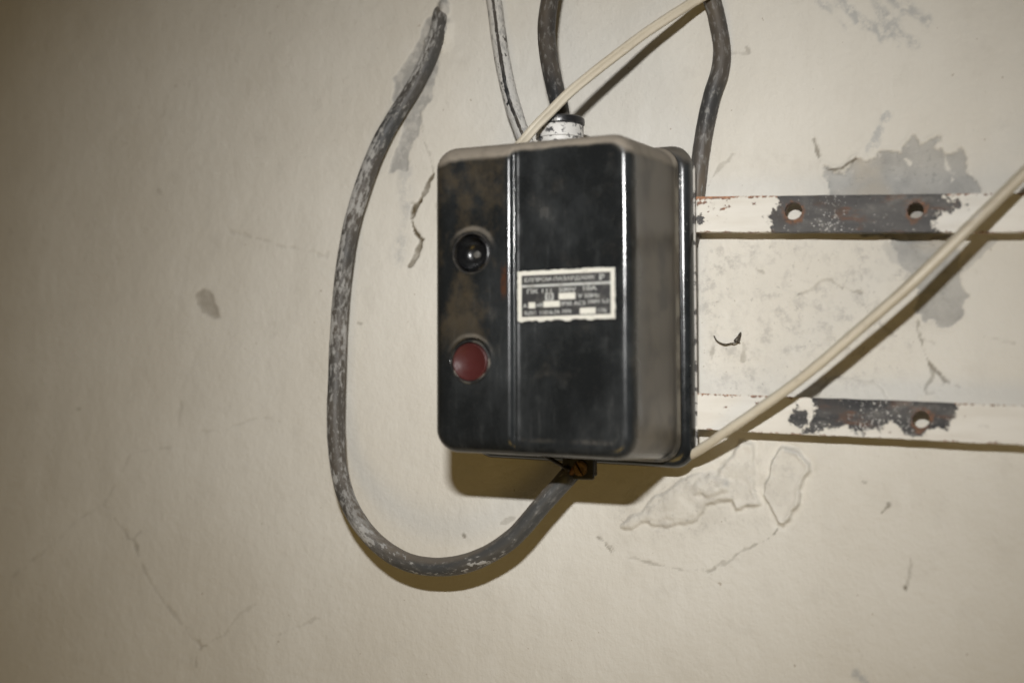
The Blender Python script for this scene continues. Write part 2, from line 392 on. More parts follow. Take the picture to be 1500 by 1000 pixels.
# dull dent on the left
P = [(286, 430), (296, 422), (306, 424), (314, 438), (320, 452), (322, 466), (312, 467), (296, 458), (286, 446)]
sl, d = poly_sdf(P); q = d + N2[sl] * .0006; mx('stain', sl, sstep(q, -.0008, .0012) * (.52 + .12 * np.clip(N2a[sl], -1, 1))); HT[sl] -= sstep(q, -.001, .003) * .0007
# scrubbed plaster between the rails
P = [(1018, 345), (1300, 345), (1420, 352), (1420, 470), (1345, 480), (1330, 560), (1240, 585), (1020, 590)]
sl, d = poly_sdf(P); mx('rubbed', sl, sstep(d + N3[sl] * .008 + N1[sl] * .003, -.002, .016)); HT[sl] += sstep(d, -.002, .012) * (N1a[sl] * .00022 + N2a[sl] * .00011)
P = [(1018, 180), (1060, 160), (1190, 190), (1210, 285), (1018, 285)]
sl, d = poly_sdf(P); mx('rubbed', sl, sstep(d + N3[sl] * .01, -.002, .02) * .35)
P = [(905, 735), (1010, 690), (1110, 645), (1200, 655), (1200, 720), (1150, 775), (1050, 790), (915, 790)]
sl, d = poly_sdf(P); mx('rubbed', sl, sstep(d + N3[sl] * .008, -.004, .012) * .75); mx('stain', sl, sstep(d + N3[sl] * .010, -.002, .016) * .12 * np.clip(.6 + N1a[sl], 0, 1.4))
# thick paint standing proud below the lower rail
def swell(P, hgt, soft, rim=0.0, rough=1.0, line=.55):
    sl, d = poly_sdf(P); q = d + N1[sl] * .0014 + N1a[sl] * .0008 + N2[sl] * .0005
    soft_ = soft * np.clip(1.35 + 1.5 * N3[sl] + .5 * N1a[sl], .7, 4.5)
    tt = np.clip((q + .0003) / (soft_ + .0003), 0, 1)
    HT[sl] += tt * tt * (3 - 2 * tt) * hgt + np.exp(-((q - soft * .6) / (soft * .6)) ** 2) * rim + sstep(q, 0, soft) * (N1a[sl] * .0002 + N2a[sl] * .0001) * rough - np.exp(-((q + .0010) / .0011) ** 2) * hgt * .22
    mx('crack_edge_shade', sl, np.exp(-((q + .0004) / .0006) ** 2) * line * .75 * np.clip(.25 + .75 * N3[sl] + .35 * N1a[sl], 0, 1))  # broken dark outline painted on as the shaded edge of the swell
swell([(1146, 654), (1170, 660), (1187, 676), (1194, 691), (1184, 706), (1177, 719), (1166, 743), (1157, 762), (1149, 768), (1141, 766), (1134, 748), (1128, 735), (1117, 725), (1121, 712), (1126, 698), (1131, 671)], .0026, .0020, .0010, 1.6, .34)
swell([(912, 770), (926, 777), (944, 770), (960, 770), (985, 768), (1003, 766), (1020, 760), (1034, 740), (1054, 734), (1071, 735), (1078, 749), (1098, 745), (1118, 742), (1113, 722), (1108, 690), (1108, 650), (1085, 645), (1050, 690), (1010, 700), (950, 735)], .0021, .0020, .0008, 2.4, .30)
swell([(1022, 706), (1050, 692), (1078, 700), (1070, 720), (1040, 728), (1020, 722)], .0016, .0025, .0005, 1.6, .2)
swell([(1195, 588), (1205, 570), (1225, 557), (1252, 555), (1278, 562), (1298, 578), (1306, 596)], .0016, .0018, .0008, 1.4, .3)
sl, d = poly_sdf([(1150, 655), (1168, 660), (1172, 668), (1150, 664)]); mx('smear', sl, sstep(d + N2[sl] * .0005, -.001, .0015) * .7)
sl, d = poly_sdf([(1062, 706), (1072, 702), (1072, 712), (1060, 714)]); mx('smear', sl, sstep(d + N2[sl] * .0008, -.001, .0015) * .8)
# cracks: (points, half width in metres, darkness, gouge depth)
CR_ = [([(614, 168), (624, 210), (636, 256)], .00028, .35, .0001),
       ([(636, 256), (625, 276), (614, 297)], .0007, .9, .0003),
       ([(616, 296), (607, 306), (604, 318)], .0019, 1.3, .0012), ([(604, 312), (607, 328), (613, 340), (619, 350)], .0015, 1.3, .0011), ([(619, 350), (614, 360), (609, 370), (608, 378)], .0014, 1.2, .0009), ([(609, 374), (600, 391)], .0016, 1.15, .0009), ([(612, 300), (601, 298)], .0006, .6, .0002),
       ([(1195, 206), (1197, 217), (1201, 226), (1208, 238), (1214, 247)], .00045, .6, .0003),
       ([(1342, 474), (1345, 487), (1354, 501), (1356, 514), (1361, 525), (1367, 542), (1376, 547), (1384, 556), (1400, 562), (1415, 569), (1424, 575), (1427, 584)], .00042, .68, .0003),
       ([(1367, 540), (1366, 553), (1357, 566), (1356, 575), (1360, 580)], .0004, .5, .0003), ([(1384, 556), (1378, 568), (1360, 578)], .0003, .25, .0002),
       ([(1071, 225), (1064, 238), (1054, 246), (1042, 262), (1037, 270)], .0005, .4, .0002),
       ([(1140, 772), (1132, 782), (1122, 791)], .0001, .6, .0002), ([(1114, 794), (1126, 790)], .0004, .8, .0002), ([(1122, 791), (1090, 806), (1066, 821), (1050, 829), (1038, 835)], .0000, .5, .0002), ([(1034, 836), (1044, 832)], .0007, .9, .0003), ([(1038, 835), (1000, 832), (960, 826), (913, 813), (896, 800), (877, 787)], .00025, .35, .0001), ([(890, 800), (898, 808)], .0007, .6, .0002), ([(876, 787), (880, 792)], .0006, .6, .0002),
       ([(1336, 800), (1333, 830), (1329, 861)], .00026, .28, .0001), ([(1328, 859), (1329, 863)], .0007, .8, .0001),
       ([(1293, 751), (1300, 741)], .0002, .8, -.0003), ([(1264, 702), (1266, 704)], .0005, .5, 0),
       ([(20, 842), (34, 832), (70, 802), (110, 764), (150, 737), (170, 708), (190, 668), (205, 660), (250, 655)], .0004, .30, .0001), ([(18, 844), (26, 834)], .0018, .42, .0002),
       ([(150, 737), (168, 760), (188, 788), (196, 792), (201, 809)], .0004, .5, .0002), ([(199, 804), (202, 812)], .0009, .6, .0002), ([(196, 792), (206, 781)], .0005, .4, .0001),
       ([(202, 815), (222, 860), (240, 885), (262, 912), (280, 934), (294, 946)], .0004, .42, .0002), ([(290, 938), (294, 950)], .0010, .6, .0002), ([(292, 946), (304, 945)], .0008, .6, .0002), ([(290, 950), (287, 976)], .0005, .42, .0001), ([(300, 944), (330, 930), (352, 898), (375, 885)], .00035, .25, .0001),
       ([(400, 931), (430, 918), (470, 906)], .00038, .36, .0002), ([(408, 929), (420, 924)], .0006, .4, .0002), ([(265, 592), (261, 620)], .0006, .3, .0002),
       ([(280, 633), (330, 630), (355, 617), (380, 612), (410, 617)], .00045, .22, .0002), ([(335, 340), (380, 350), (425, 361), (478, 373)], .0006, .30, .0003), ([(464, 370), (478, 372)], .0018, .36, .0003),
       ([(1290, 478), (1312, 490), (1340, 495), (1372, 503)], .0003, .25, .0001), ([(1440, 492), (1470, 500), (1488, 503)], .0003, .22, .0001),
       ([(1095, 70), (1098, 78)], .0010, .40, 0), ([(1066, 79), (1094, 79)], .0003, .25, .0001), ([(1110, 395), (1120, 400)], .0006, .35, 0), ([(1087, 505), (1087, 530)], .0004, .6, .0001), ([(1048, 500), (1042, 520), (1046, 545)], .0003, .35, .0001),
       ([(1175, 432), (1190, 424), (1205, 412), (1220, 412), (1240, 426), (1260, 428)], .0007, .35, .0003), 
       ([(1000, 700), (1012, 705)], .0006, .4, 0), ([(640, 300), (640, 330)], .0003, .2, 0), ([(14, 338), (16, 342)], .0010, .5, 0), ([(231, 281), (232, 283)], .0008, .45, 0), ([(115, 598), (116, 600)], .0008, .55, 0), ([(526, 473), (528, 474)], .0008, .5, 0), ([(680, 783), (682, 786)], .0006, .6, 0), ([(735, 765), (752, 760)], .0012, .35, .0002), ([(830, 928), (834, 930)], .0006, .3, 0)]
for P, wd, s, g in CR_:
    sl, d = line_d(P, warp=.0011); q = d + N2[sl] * .0008 + N1[sl] * .0005; m_ = sstep(q, wd + .0006, wd - .0004 if wd > .0006 else 0)
    mx('crack_edge_shade', sl, np.minimum(m_ * 1.25, 1) * s * (.55 if max(p[0] for p in P) < 480 else 1) * np.clip(.8 + .35 * N1a[sl], .25, 1)); HT[sl] -= m_ * g
nx_, nz_ = GX.shape
co = np.empty((nx_ * nz_ + 8, 3), np.float32)
co[:nx_ * nz_, 0] = GX.ravel(); co[:nx_ * nz_, 2] = GZ.ravel(); co[:nx_ * nz_, 1] = -HT.ravel()
x0, x1, z0, z1 = AX[0], AX[-1], AZ[0], AZ[-1]
co[nx_ * nz_:] = [(x0, 0, z0), (x1, 0, z0), (x1, 0, z1), (x0, 0, z1), (x0, .12, z0), (x1, .12, z0), (x1, .12, z1), (x0, .12, z1)]
I = np.arange(nx_ * nz_).reshape(nx_, nz_)
F = np.stack([I[:-1, :-1], I[1:, :-1], I[1:, 1:], I[:-1, 1:]], -1).reshape(-1, 4)
k = nx_ * nz_
F = np.concatenate([F, np.array([(k + a, k + b, k + 4 + b, k + 4 + a) for a, b in ((1, 0), (2, 1), (3, 2), (0, 3))] + [(k + 4, k + 7, k + 6, k + 5)])])
me = bpy.data.meshes.new("plaster_wall"); me.vertices.add(len(co)); me.vertices.foreach_set('co', co.ravel())
me.loops.add(F.size); me.loops.foreach_set('vertex_index', F.ravel().astype(np.int32))
me.polygons.add(len(F)); me.polygons.foreach_set('loop_start', np.arange(0, F.size, 4, dtype=np.int32))
me.update(calc_edges=True); me.validate()
for kname, arr in A_.items():
    at_ = me.attributes.new(kname, 'FLOAT', 'POINT'); at_.data.foreach_set('value', np.concatenate([np.clip(arr, 0, 1).ravel(), np.zeros(8)]).astype(np.float32))
wall = link("plaster_wall", me, wall_material())
tag(wall, "off white painted plaster wall with cracks and bare cement patches behind the switch box", "wall", None, "structure")

# ------------------------------------------------------------------ mounting rails: drilled flat bars standing off the wall
RF = .0163
def rail(name, pl, ptl, pbl, pr, ptr, pbr, holes, matf, label, thick=.0045):
    a = (at(pl, ptl, RF) + at(pl, pbl, RF)) / 2; b = (at(pr, ptr, RF) + at(pr, pbr, RF)) / 2
    ht = .5 * (np.linalg.norm(at(pl, ptl, RF) - at(pl, pbl, RF)) + np.linalg.norm(at(pr, ptr, RF) - at(pr, pbr, RF)))
    ang = math.atan2(b[2] - a[2], b[0] - a[0])
    M = np.array([[math.cos(ang), -math.sin(ang)], [math.sin(ang), math.cos(ang)]])
    def loc(px, py): p = at(px, py, RF); return M.T @ np.array([p[0] - a[0], p[2] - a[2]])
    L0, L1 = -.035, .46
    bm = bmesh.new(); es = []
    def ring(pts):
        vs = [bm.verts.new((p[0], 0, p[1])) for p in pts]
        for u, v in zip(vs, vs[1:] + vs[:1]): es.append(bm.edges.new((u, v)))
    n = 60; r2 = random.Random(name + str(pl))
    top = [(L0 + (L1 - L0) * i / n, ht / 2 + r2.uniform(-1, 1) * .00016) for i in range(n + 1)]
    bot = [(L0 + (L1 - L0) * i / n, -ht / 2 + r2.uniform(-1, 1) * .00022) for i in range(n + 1)]
    ring(bot + top[::-1]); hl = []
    for hx, hy, hd in holes:
        c = loc(hx, hy); rr = hd / 2; hl.append((c[0], c[1], rr))
        ring([(c[0] + rr * math.cos(t * math.pi / 16) * (1 + .03 * math.sin(t * 2.1)), c[1] + rr * math.sin(t * math.pi / 16)) for t in range(32)])
    bmesh.ops.triangle_fill(bm, use_beauty=True, edges=es)
    ext = bmesh.ops.extrude_face_region(bm, geom=bm.faces[:])
    bmesh.ops.translate(bm, vec=(0, thick, 0), verts=[v for v in ext['geom'] if isinstance(v, bmesh.types.BMVert)])
    me = from_bm(name, bm)
    o = link(name, me, matf(loc, hl, ht)); sharpen(me, 35)
    bv = o.modifiers.new("bevel", 'BEVEL'); bv.width = .0005; bv.segments = 2; bv.limit_method = 'ANGLE'; bv.angle_limit = math.radians(50)
    o.matrix_world = Matrix(((math.cos(ang), 0, -math.sin(ang), a[0]), (0, 1, 0, -RF), (math.sin(ang), 0, math.cos(ang), a[2]), (0, 0, 0, 1)))
    return tag(o, label, "mounting rail", "flat metal rails behind the switch box")
rail("mounting_rail", 1017, 288, 340, 1500, 283, 340, [(1162, 309, .0094), (1341, 308, .0084)],
     lambda loc, hl, ht: rail_material("worn_rail_paint", [(loc(1130, 310)[0], loc(1378, 310)[0], None)], hl, [(*loc(1026, 322), .0026, 1), (*loc(1388, 304), .0028, 1), (*loc(1402, 299), .0016, 1), (*loc(1418, 299), .0014, 1)], (loc(1012, 300)[0], loc(1110, 300)[0]), (.062, .060, .060), ht, (loc(1218, 310)[0], .013, .02)),
     "upper white rail with rust spots and a grey worn stretch between two bolt holes")
rail("mounting_rail", 1020, 577, 627, 1500, 592, 653, [(1349, 614, .0086)],
     lambda loc, hl, ht: rail_material("chipped_rail_paint", [(loc(1188, 610)[0], loc(1392, 610)[0], (-ht * .30, 1))], hl, [(*loc(1170, 608), .0074, -1), (*loc(1306, 634), .0052, -1), (*loc(1280, 640), .0036, -1), (*loc(1234, 588), .0012, -1), (*loc(1170, 610), .0047, 1), (*loc(1168, 592), .0010, 1)], (loc(1000, 600)[0], loc(1030, 600)[0]), (.024, .024, .026), ht, (loc(1290, 630)[0], .03, .07)),
     "lower white rail with a chipped black stretch and one open bolt hole at its end")

# ------------------------------------------------------------------ cables and cords
def spline(P, step=.0016):
    P = np.array(P, float); Q = np.vstack([2 * P[0] - P[1], P, 2 * P[-1] - P[-2]]); out = []
    for i in range(1, len(Q) - 2):
        p0, p1, p2, p3 = Q[i - 1:i + 3]
        d = [max(np.linalg.norm(b - a), 1e-6) ** .5 for a, b in ((p0, p1), (p1, p2), (p2, p3))]
        t0, t1 = 0, d[0]; t2 = t1 + d[1]; t3 = t2 + d[2]
        n = max(2, int(np.linalg.norm(p2 - p1) / step))
        for t in np.linspace(t1, t2, n, endpoint=False):
            A1 = (t1 - t) / (t1 - t0) * p0 + (t - t0) / (t1 - t0) * p1; A2 = (t2 - t) / (t2 - t1) * p1 + (t - t1) / (t2 - t1) * p2; A3 = (t3 - t) / (t3 - t2) * p2 + (t - t2) / (t3 - t2) * p3
            B1 = (t2 - t) / (t2 - t0) * A1 + (t - t0) / (t2 - t0) * A2; B2 = (t3 - t) / (t3 - t1) * A2 + (t - t1) / (t3 - t1) * A3
            out.append((t2 - t) / (t2 - t1) * B1 + (t - t1) / (t2 - t1) * B2)
    out.append(Q[-2]); return np.array(out)
def sweep(name, C, mat, r=None, prof=None, twist=0.0, t0=0.0, seed=1, wob=.03, seg=20, parent=None, ragged=0.0):
    """a tube along the points C; attribute cuv holds the coordinates of the tube laid out straight"""
    n = len(C); T = np.gradient(C, axis=0); T /= np.linalg.norm(T, axis=1)[:, None]
    up = np.array([0, -1.0, 0]); nv = up - T[0] * (up @ T[0]); nv /= np.linalg.norm(nv)
    L = np.concatenate([[0], np.cumsum(np.linalg.norm(np.diff(C, axis=0), axis=1))])
    rs = np.random.RandomState(seed); ph = rs.rand(6) * 6.28; fr = np.array([40, 75, 130, 210, 330, 500]) * (1 + .2 * rs.rand(6))
    V_, U_ = [], []
    for i in range(n):
        nv = nv - T[i] * (nv @ T[i]); nv /= np.linalg.norm(nv); bv = np.cross(T[i], nv)
        tw = t0 + twist * L[i] / L[-1]
        bump = 1 + wob * sum(np.sin(fr[k] * L[i] + ph[k]) / (1 + .5 * k) for k in range(6)) * .5
        pr = prof if prof else [(r * math.cos(2 * math.pi * k / seg), r * math.sin(2 * math.pi * k / seg)) for k in range(seg)]
        m_ = len(pr)
        for k, (a, b) in enumerate(pr):
            a2, b2 = a * math.cos(tw) - b * math.sin(tw), a * math.sin(tw) + b * math.cos(tw)
            jag = rs.uniform(0, ragged) if ragged and i == n - 1 else 0
            loc_ = bump * (1 + wob * .5 * math.sin(3 * k / m_ * 6.28 + fr[1] * L[i]))
            V_.append(C[i] + (nv * a2 + bv * b2) * loc_ + T[i] * jag); U_.append((a, b, L[i]))
    F = [(i * m_ + k, i * m_ + (k + 1) % m_, (i + 1) * m_ + (k + 1) % m_, (i + 1) * m_ + k) for i in range(n - 1) for k in range(m_)]
    F += [tuple(range(m_))[::-1], tuple((n - 1) * m_ + k for k in range(m_))]
    me = mesh_np(name, V_, F)
    at_ = me.attributes.new('cuv', 'FLOAT_VECTOR', 'POINT'); at_.data.foreach_set('vector', np.array(U_, np.float32).ravel())
    return link(name, me, mat, parent)
def path(px): return spline([at(*p) for p in px])

LOOP = [(649, 14, -.010), (645, 26, -.001), (638, 60, .0025), (611, 120, .0045), (583, 165, .0065), (561, 202, .008), (543, 242, .010), (529, 282, .011), (514, 335, .012), (503, 400, .013), (497, 470, .014), (493.5, 544, .016), (491.5, 620, .018), (497, 688, .022), (508, 730, .025), (527, 766, .028), (556, 798, .030), (595, 822, .032), (638, 830, .033), (690, 822, .034), (748, 790, .035), (796, 737, .035), (823, 707, .034), (832, 697, .034)]
loop = sweep("rubber_cable", path(LOOP), rubber("limed_rubber", .520, 0, .58, col=(.058, .060, .061), pcol=(.47, .465, .45), soft=.10, fadeto=(.30, .40), side=.055), r=.0054, seed=3, wob=.035, ragged=.005)
tag(loop, "long black rubber cable hanging in a loop left of the switch box, spattered with lime", "cable", "rubber cables on the wall")
sweep("inner_wire", spline([at(822, 708, .034), at(832, 697, .036), at(841, 688, .037), at(848, 676, .036)]), plain("dull_insulation", (.16, .07, .035), (.05, .04, .035), .5), r=.0019, parent=loop, seed=5)
sweep("inner_wire", spline([at(824, 709, .033), at(836, 700, .033), at(847, 690, .033), at(853, 674, .033)]), plain("dark_insulation", (.03, .03, .032), (.06, .055, .05), .5), r=.0021, parent=loop, seed=6)

c = sweep("rubber_cable", path([(716, -60, .006), (720, -20, .006), (725, 12, .006), (730, 50, .0065), (737, 95, .008), (748, 145, .011), (760, 182, .015), (772, 212, .020), (782, 240, .026)]), rubber("whitewashed_rubber", .475, 0, .6, soft=.02, band=(-.0010, .0014)), r=.0047, seed=8, wob=.05)
tag(c, "thin whitewashed cable coming down the wall to the top left of the switch box", "cable", "rubber cables on the wall")
c = sweep("rubber_cable", path([(818, -60, .022), (809, -18, .026), (803, 15, .029), (800.5, 45, .031), (804, 85, .033), (812, 125, .035), (819, 155, .0365), (823, 180, .038), (825, 210, .038)]), rubber("dusty_rubber", .68, 0, .8), r=.0052, seed=9, wob=.02)
tag(c, "clean dark cable entering the switch box from above through the painted gland", "cable", "rubber cables on the wall")
c = sweep("rubber_cable", path([(1010, -60, .008), (1030, -22, .008), (1044, 4, .007), (1052, 36, .006), (1057.5, 74, .0055), (1054, 106, .0055), (1043, 140, .0055), (1034, 180, .0055), (1025, 238, .0055), (1020, 284, .0055), (1015, 330, .004), (1010, 360, .002)]), rubber("grey_rubber", .66, 0, 1.0, col=(.040, .041, .042)), r=.0050, seed=10, wob=.035)
tag(c, "thick grey cable bending down the wall to the right corner of the switch box", "cable", "rubber cables on the wall")

def twin(rx, rz, off):
    p = []
    for k in range(28):
        a = 2 * math.pi * k / 28; q = (off + rx * abs(math.cos(a)) ** .9) * (1 if math.cos(a) >= 0 else -1) if abs(math.cos(a)) > .02 else 0
        p.append((q, rz * math.sin(a) * (1 - .32 * math.exp(-(math.cos(a) / .22) ** 2))))
    return p
vinyl = cord_material()
c = sweep("twin_cord", path([(1160, -82, .008), (1090, -40, .014), (1021, 0, .020), (992, 18, .026), (944, 50, .035), (912, 74, .041), (883, 96, .046), (858, 116, .050), (832, 138, .055), (806, 164, .059), (786, 184, .062), (767, 206, .063), (748, 228, .060), (720, 258, .050)]), vinyl, prof=twin(.0025, .0022, .0004), t0=1.25, twist=-.4, seed=12, wob=.02)
tag(c, "cream cord slanting from upper edge down to the top of the switch box", "cord", "cream twin cords")
c = sweep("twin_cord", path([(930, 600, .009), (965, 640, .010), (990, 662, .0125), (1012, 664, .017), (1030, 655, .021), (1060, 634, .027), (1100, 607, .031), (1180, 549, .036), (1260, 481, .039), (1330, 420, .040), (1395, 357, .039), (1450, 303, .037), (1500, 254, .035), (1570, 190, .030), (1650, 118, .02)]), vinyl, prof=twin(.0033, .0028, .0007), t0=.6, twist=.5, seed=13, wob=.02)
tag(c, "cream cord slanting across both rails right of the switch box", "cord", "cream twin cords")

c = sweep("wire_scrap", spline([at(*p) for p in [(1046, 492, .001), (1050, 499, .003), (1061, 504, .004), (1070, 503, .003), (1078, 501, .005), (1083, 496, .004), (1085, 487, .003), (1080, 494, .005), (1076, 499, .003), (1084, 502, .002)]], .0006), plain("rusty_wire", (.05, .042, .032), (.10, .075, .05), .7), r=.00042, seg=8, seed=14)
tag(c, "tiny curled scrap of dark wire sticking out of wall between the rails", "wire")

# ------------------------------------------------------------------ the switch box
starter = bpy.data.objects.new("motor_starter", None); COL.objects.link(starter); starter.empty_display_size = .05
starter.matrix_world = Matrix(((*BR[0], BO[0]), (*BR[1], BO[1]), (*BR[2], BO[2]), (0, 0, 0, 1)))
tag(starter, "black moulded switch box with two push buttons and a nameplate, mounted on the rails", "switch box")

RE, RC = .0102, .0122
def lower_rise(x, z):
    t = min(1, max(0, (-z + .02) / (H / 2 + .02))); return .0040 * (W / 2 - x) / W * t * t * (3 - 2 * t)
STEPX = on_box(750, 440, D)[0]; RAISE = .0026
BT = on_box(691, 371, D); BB = on_box(688, 530, D + .001)
def front_depth(x, z):
    """how far the moulded front stands out at (x, z)"""
    dx = np.maximum(np.abs(x) - (W / 2 - RC), 0); dz = np.maximum(np.abs(z) - (H / 2 - RC), 0)
    s = np.where((dx > 0) & (dz > 0), RC - np.hypot(dx, dz), np.minimum(W / 2 - np.abs(x), H / 2 - np.abs(z)))
    s = np.clip(s, 0, RE); d = D - RE + np.sqrt(np.maximum(RE ** 2 - (RE - s) ** 2, 0))
    st = (STEPX - x)
    up = np.where(st > .0030, 1, np.where(st < 0, 0, np.sqrt(np.clip(1 - (1 - st / .0030) ** 2, 0, 1))))   # rounded shoulder of the raised strip
    fade = sstep(s, .0008, RE)
    d = d - RAISE * (1 - up) * fade
    g = (x - STEPX - .0016) / .0013; d = d + .00055 * np.exp(-g * g * .9) * fade                     # bead along the foot of the step
    for (cx, cz), col, well in ((BT, .0122, .0100), (BB, .0118, .0108)):
        r = np.hypot(x - cx, z - cz)
        d = d + .0004 * sstep(r, col + .0030, col - .0010) - .0095 * sstep(r, well + .0006, well - .0006)
    d = d + .00018 * np.sin(x * 60 + 1) * np.sin(z * 45) * fade
    return d
def edge_axis(half, centers):
    e = list(-half + RE * (1 - np.cos(np.linspace(0, math.pi / 2, 14))))
    inner = list(np.arange(-half + RE + .0006, half - RE - .0003, .00055))
    return np.array(e + inner + [-v for v in e[::-1]])
xa, za = edge_axis(W / 2, None), edge_axis(H / 2, None)
U, Vv = np.meshgrid(xa, za, indexing='ij')
cxm, czm = W / 2 - RC, H / 2 - RC
u = np.clip((np.abs(U) - cxm) / RC, 0, 1); v = np.clip((np.abs(Vv) - czm) / RC, 0, 1)
X = np.where((u > 0) & (v > 0), np.sign(U) * (cxm + RC * u * np.sqrt(1 - v * v / 2)), U); Z = np.where((u > 0) & (v > 0), np.sign(Vv) * (czm + RC * v * np.sqrt(1 - u * u / 2)), Vv)
Y = front_depth(X, Z); n1, n2 = X.shape
vs = np.stack([X.ravel(), -Y.ravel(), Z.ravel()], -1).tolist(); I = np.arange(n1 * n2).reshape(n1, n2)
fs = np.stack([I[:-1, :-1], I[1:, :-1], I[1:, 1:], I[:-1, 1:]], -1).reshape(-1, 4).tolist()
bd = list(I[:, 0]) + list(I[-1, 1:]) + list(I[-2::-1, -1]) + list(I[0, -2:0:-1])
prev = bd
LV = [(.12, 0), (.3, 0), (.5, 0), (.7, 0), (.88, 0), (.955, 0), (.97, .0009), (1.0, .0010), (1.0, -.0022)]
for t, lip in LV:
    cur = []
    for i in bd:
        x, y, z = vs[i]; dep = -y
        ex = x / (W / 2); ez = z / (H / 2)
        x2 = x + (DR * t + lip) * ex; z2 = z + ((DT if z > 0 else DBM) * t + lip) * ez
        cur.append(len(vs)); vs.append([x2, -(dep + (DBK - dep) * t), z2])
    for a in range(len(bd)):
        b = (a + 1) % len(bd); fs.append([prev[b], prev[a], cur[a], cur[b]])
    prev = cur
for p in vs: p[2] += lower_rise(p[0], p[2])   # the lower edge of the front runs up to the left
bm = bmesh.new(); bvs = [bm.verts.new(p) for p in vs]
for q in fs: bm.faces.new([bvs[i] for i in q])
me = from_bm("cover", bm); me.polygons.foreach_set('use_smooth', [True] * len(me.polygons))
BAK = bakelite("dusty_bakelite")
cover = link("cover", me, BAK, starter)

def rrect(hw, hh, r, n=10):
    p = []
    for cx, cz, a0 in ((hw - r, hh - r, 0), (-hw + r, hh - r, 90), (-hw + r, -hh + r, 180), (hw - r, -hh + r, 270)):
        for k in range(n + 1):
            a = math.radians(a0 + 90 * k / n); p.append((cx + r * math.cos(a), cz + r * math.sin(a)))
    return p
def slab(name, levels, mat, parent, r, cz=0.0):
    """levels: (half width, half height, depth) from back to front"""
    vs, fs = [], []
    for hw, hh, dp in levels: vs += [(x, -dp, z + cz + 1.15 * lower_rise(x, z + cz)) for x, z in rrect(hw, hh, r, 14)]
    n = len(vs) // len(levels)
    for i in range(len(levels) - 1):
        for k in range(n): fs.append((i * n + k, i * n + (k + 1) % n, (i + 1) * n + (k + 1) % n, (i + 1) * n + k))
    fs += [tuple(range(n))[::-1], tuple((len(levels) - 1) * n + k for k in range(n))]
    bm = bmesh.new(); b = [bm.verts.new(q) for q in vs]
    for q in fs: bm.faces.new([b[i] for i in q])
    me = from_bm(name, bm); o = link(name, me, mat, parent); sharpen(me, 50); return o
FW = W / 2 + DR + .0067; ztop = H / 2 + DT + .0026; zbot = -(H / 2 + DBM + .0039); FH = (ztop - zbot) / 2; FZ = (ztop + zbot) / 2
slab("base_plate", [(FW - .0012, FH - .0012, .0008), (FW - .0002, FH - .0002, .0016), (FW, FH, .0036), (FW - .0004, FH - .0004, .0060), (FW - .0014, FH - .0014, .0080), (FW - .0030, FH - .0030, .0092), (FW - .0050, FH - .0050, .0096)], bakelite("enamelled_plate", .4, 4.0, True), starter, .012, FZ)
slab("back_plate", [(FW + .0004, FH - .006, -.0012), (FW + .0006, FH - .0058, 0.0), (FW + .0004, FH - .006, .0007)], plain("limed_back_plate", (.50, .48, .44), (.07, .065, .06), .6, 160, th=(.50, .56)), starter, .008, FZ)

# push buttons: each sits in its moulded well
BLK = plain("black_button", (.0035, .0038, .0045), (.006, .006, .006), .26, 30, bump=.00002)
b = link("push_button", lathe("push_button", [(.0092, -.009), (.0096, -.0015), (.0094, -.0006), (.0089, -.0004), (.0084, -.0012), (.0074, -.0036), (.0060, -.0056), (.0044, -.0066), (.0030, -.0070), (.0018, -.0071), (.0002, -.0071)], *BT, base=D - .0002), BLK, starter)
start = b; b['label'] = "black start button with a dished face"
CLR = plain("dull_collar", (.013, .013, .0135), (.040, .036, .030), .42, 120)
link("collar", lathe("collar", [(.0099, -.004), (.0101, .0002), (.0104, .0005), (.0108, .0005), (.0112, .0001), (.0113, -.002)], *BT, base=D + .0004, caps=False), CLR, b)
RED = plain("red_button", (.058, .015, .014), (.036, .012, .011), .36, 70); RED.node_tree.nodes["Principled BSDF"].inputs["Specular IOR Level"].default_value = .18
b = link("push_button", lathe("push_button", [(.0097, -.006), (.0100, .0004), (.0098, .0010), (.0092, .0012), (.0075, .0004), (.0045, -.0006), (.0020, -.0010), (.0004, -.0011)], *BB, base=D), RED, starter)
b['label'] = "red stop button standing slightly proud"
link("collar", lathe("collar", [(.0104, -.004), (.0105, .0003), (.0108, .0007), (.0112, .0006), (.0116, -.0001), (.0116, -.002)], *BB, base=D + .0004, caps=False), plain("worn_collar", (.018, .018, .018), (.15, .135, .11), .42, 120, th=(.48, .7)), b)

link("nub", lathe("nub", [(.0020, -.0075), (.0021, -.0066), (.0018, -.0060), (.0010, -.0057), (.0002, -.0056)], *BT, base=D - .0002, seg=24), plain("grey_nub", (.10, .095, .085), (.05, .048, .044), .6, 300), start)  # grey nub, lighter than the button's face
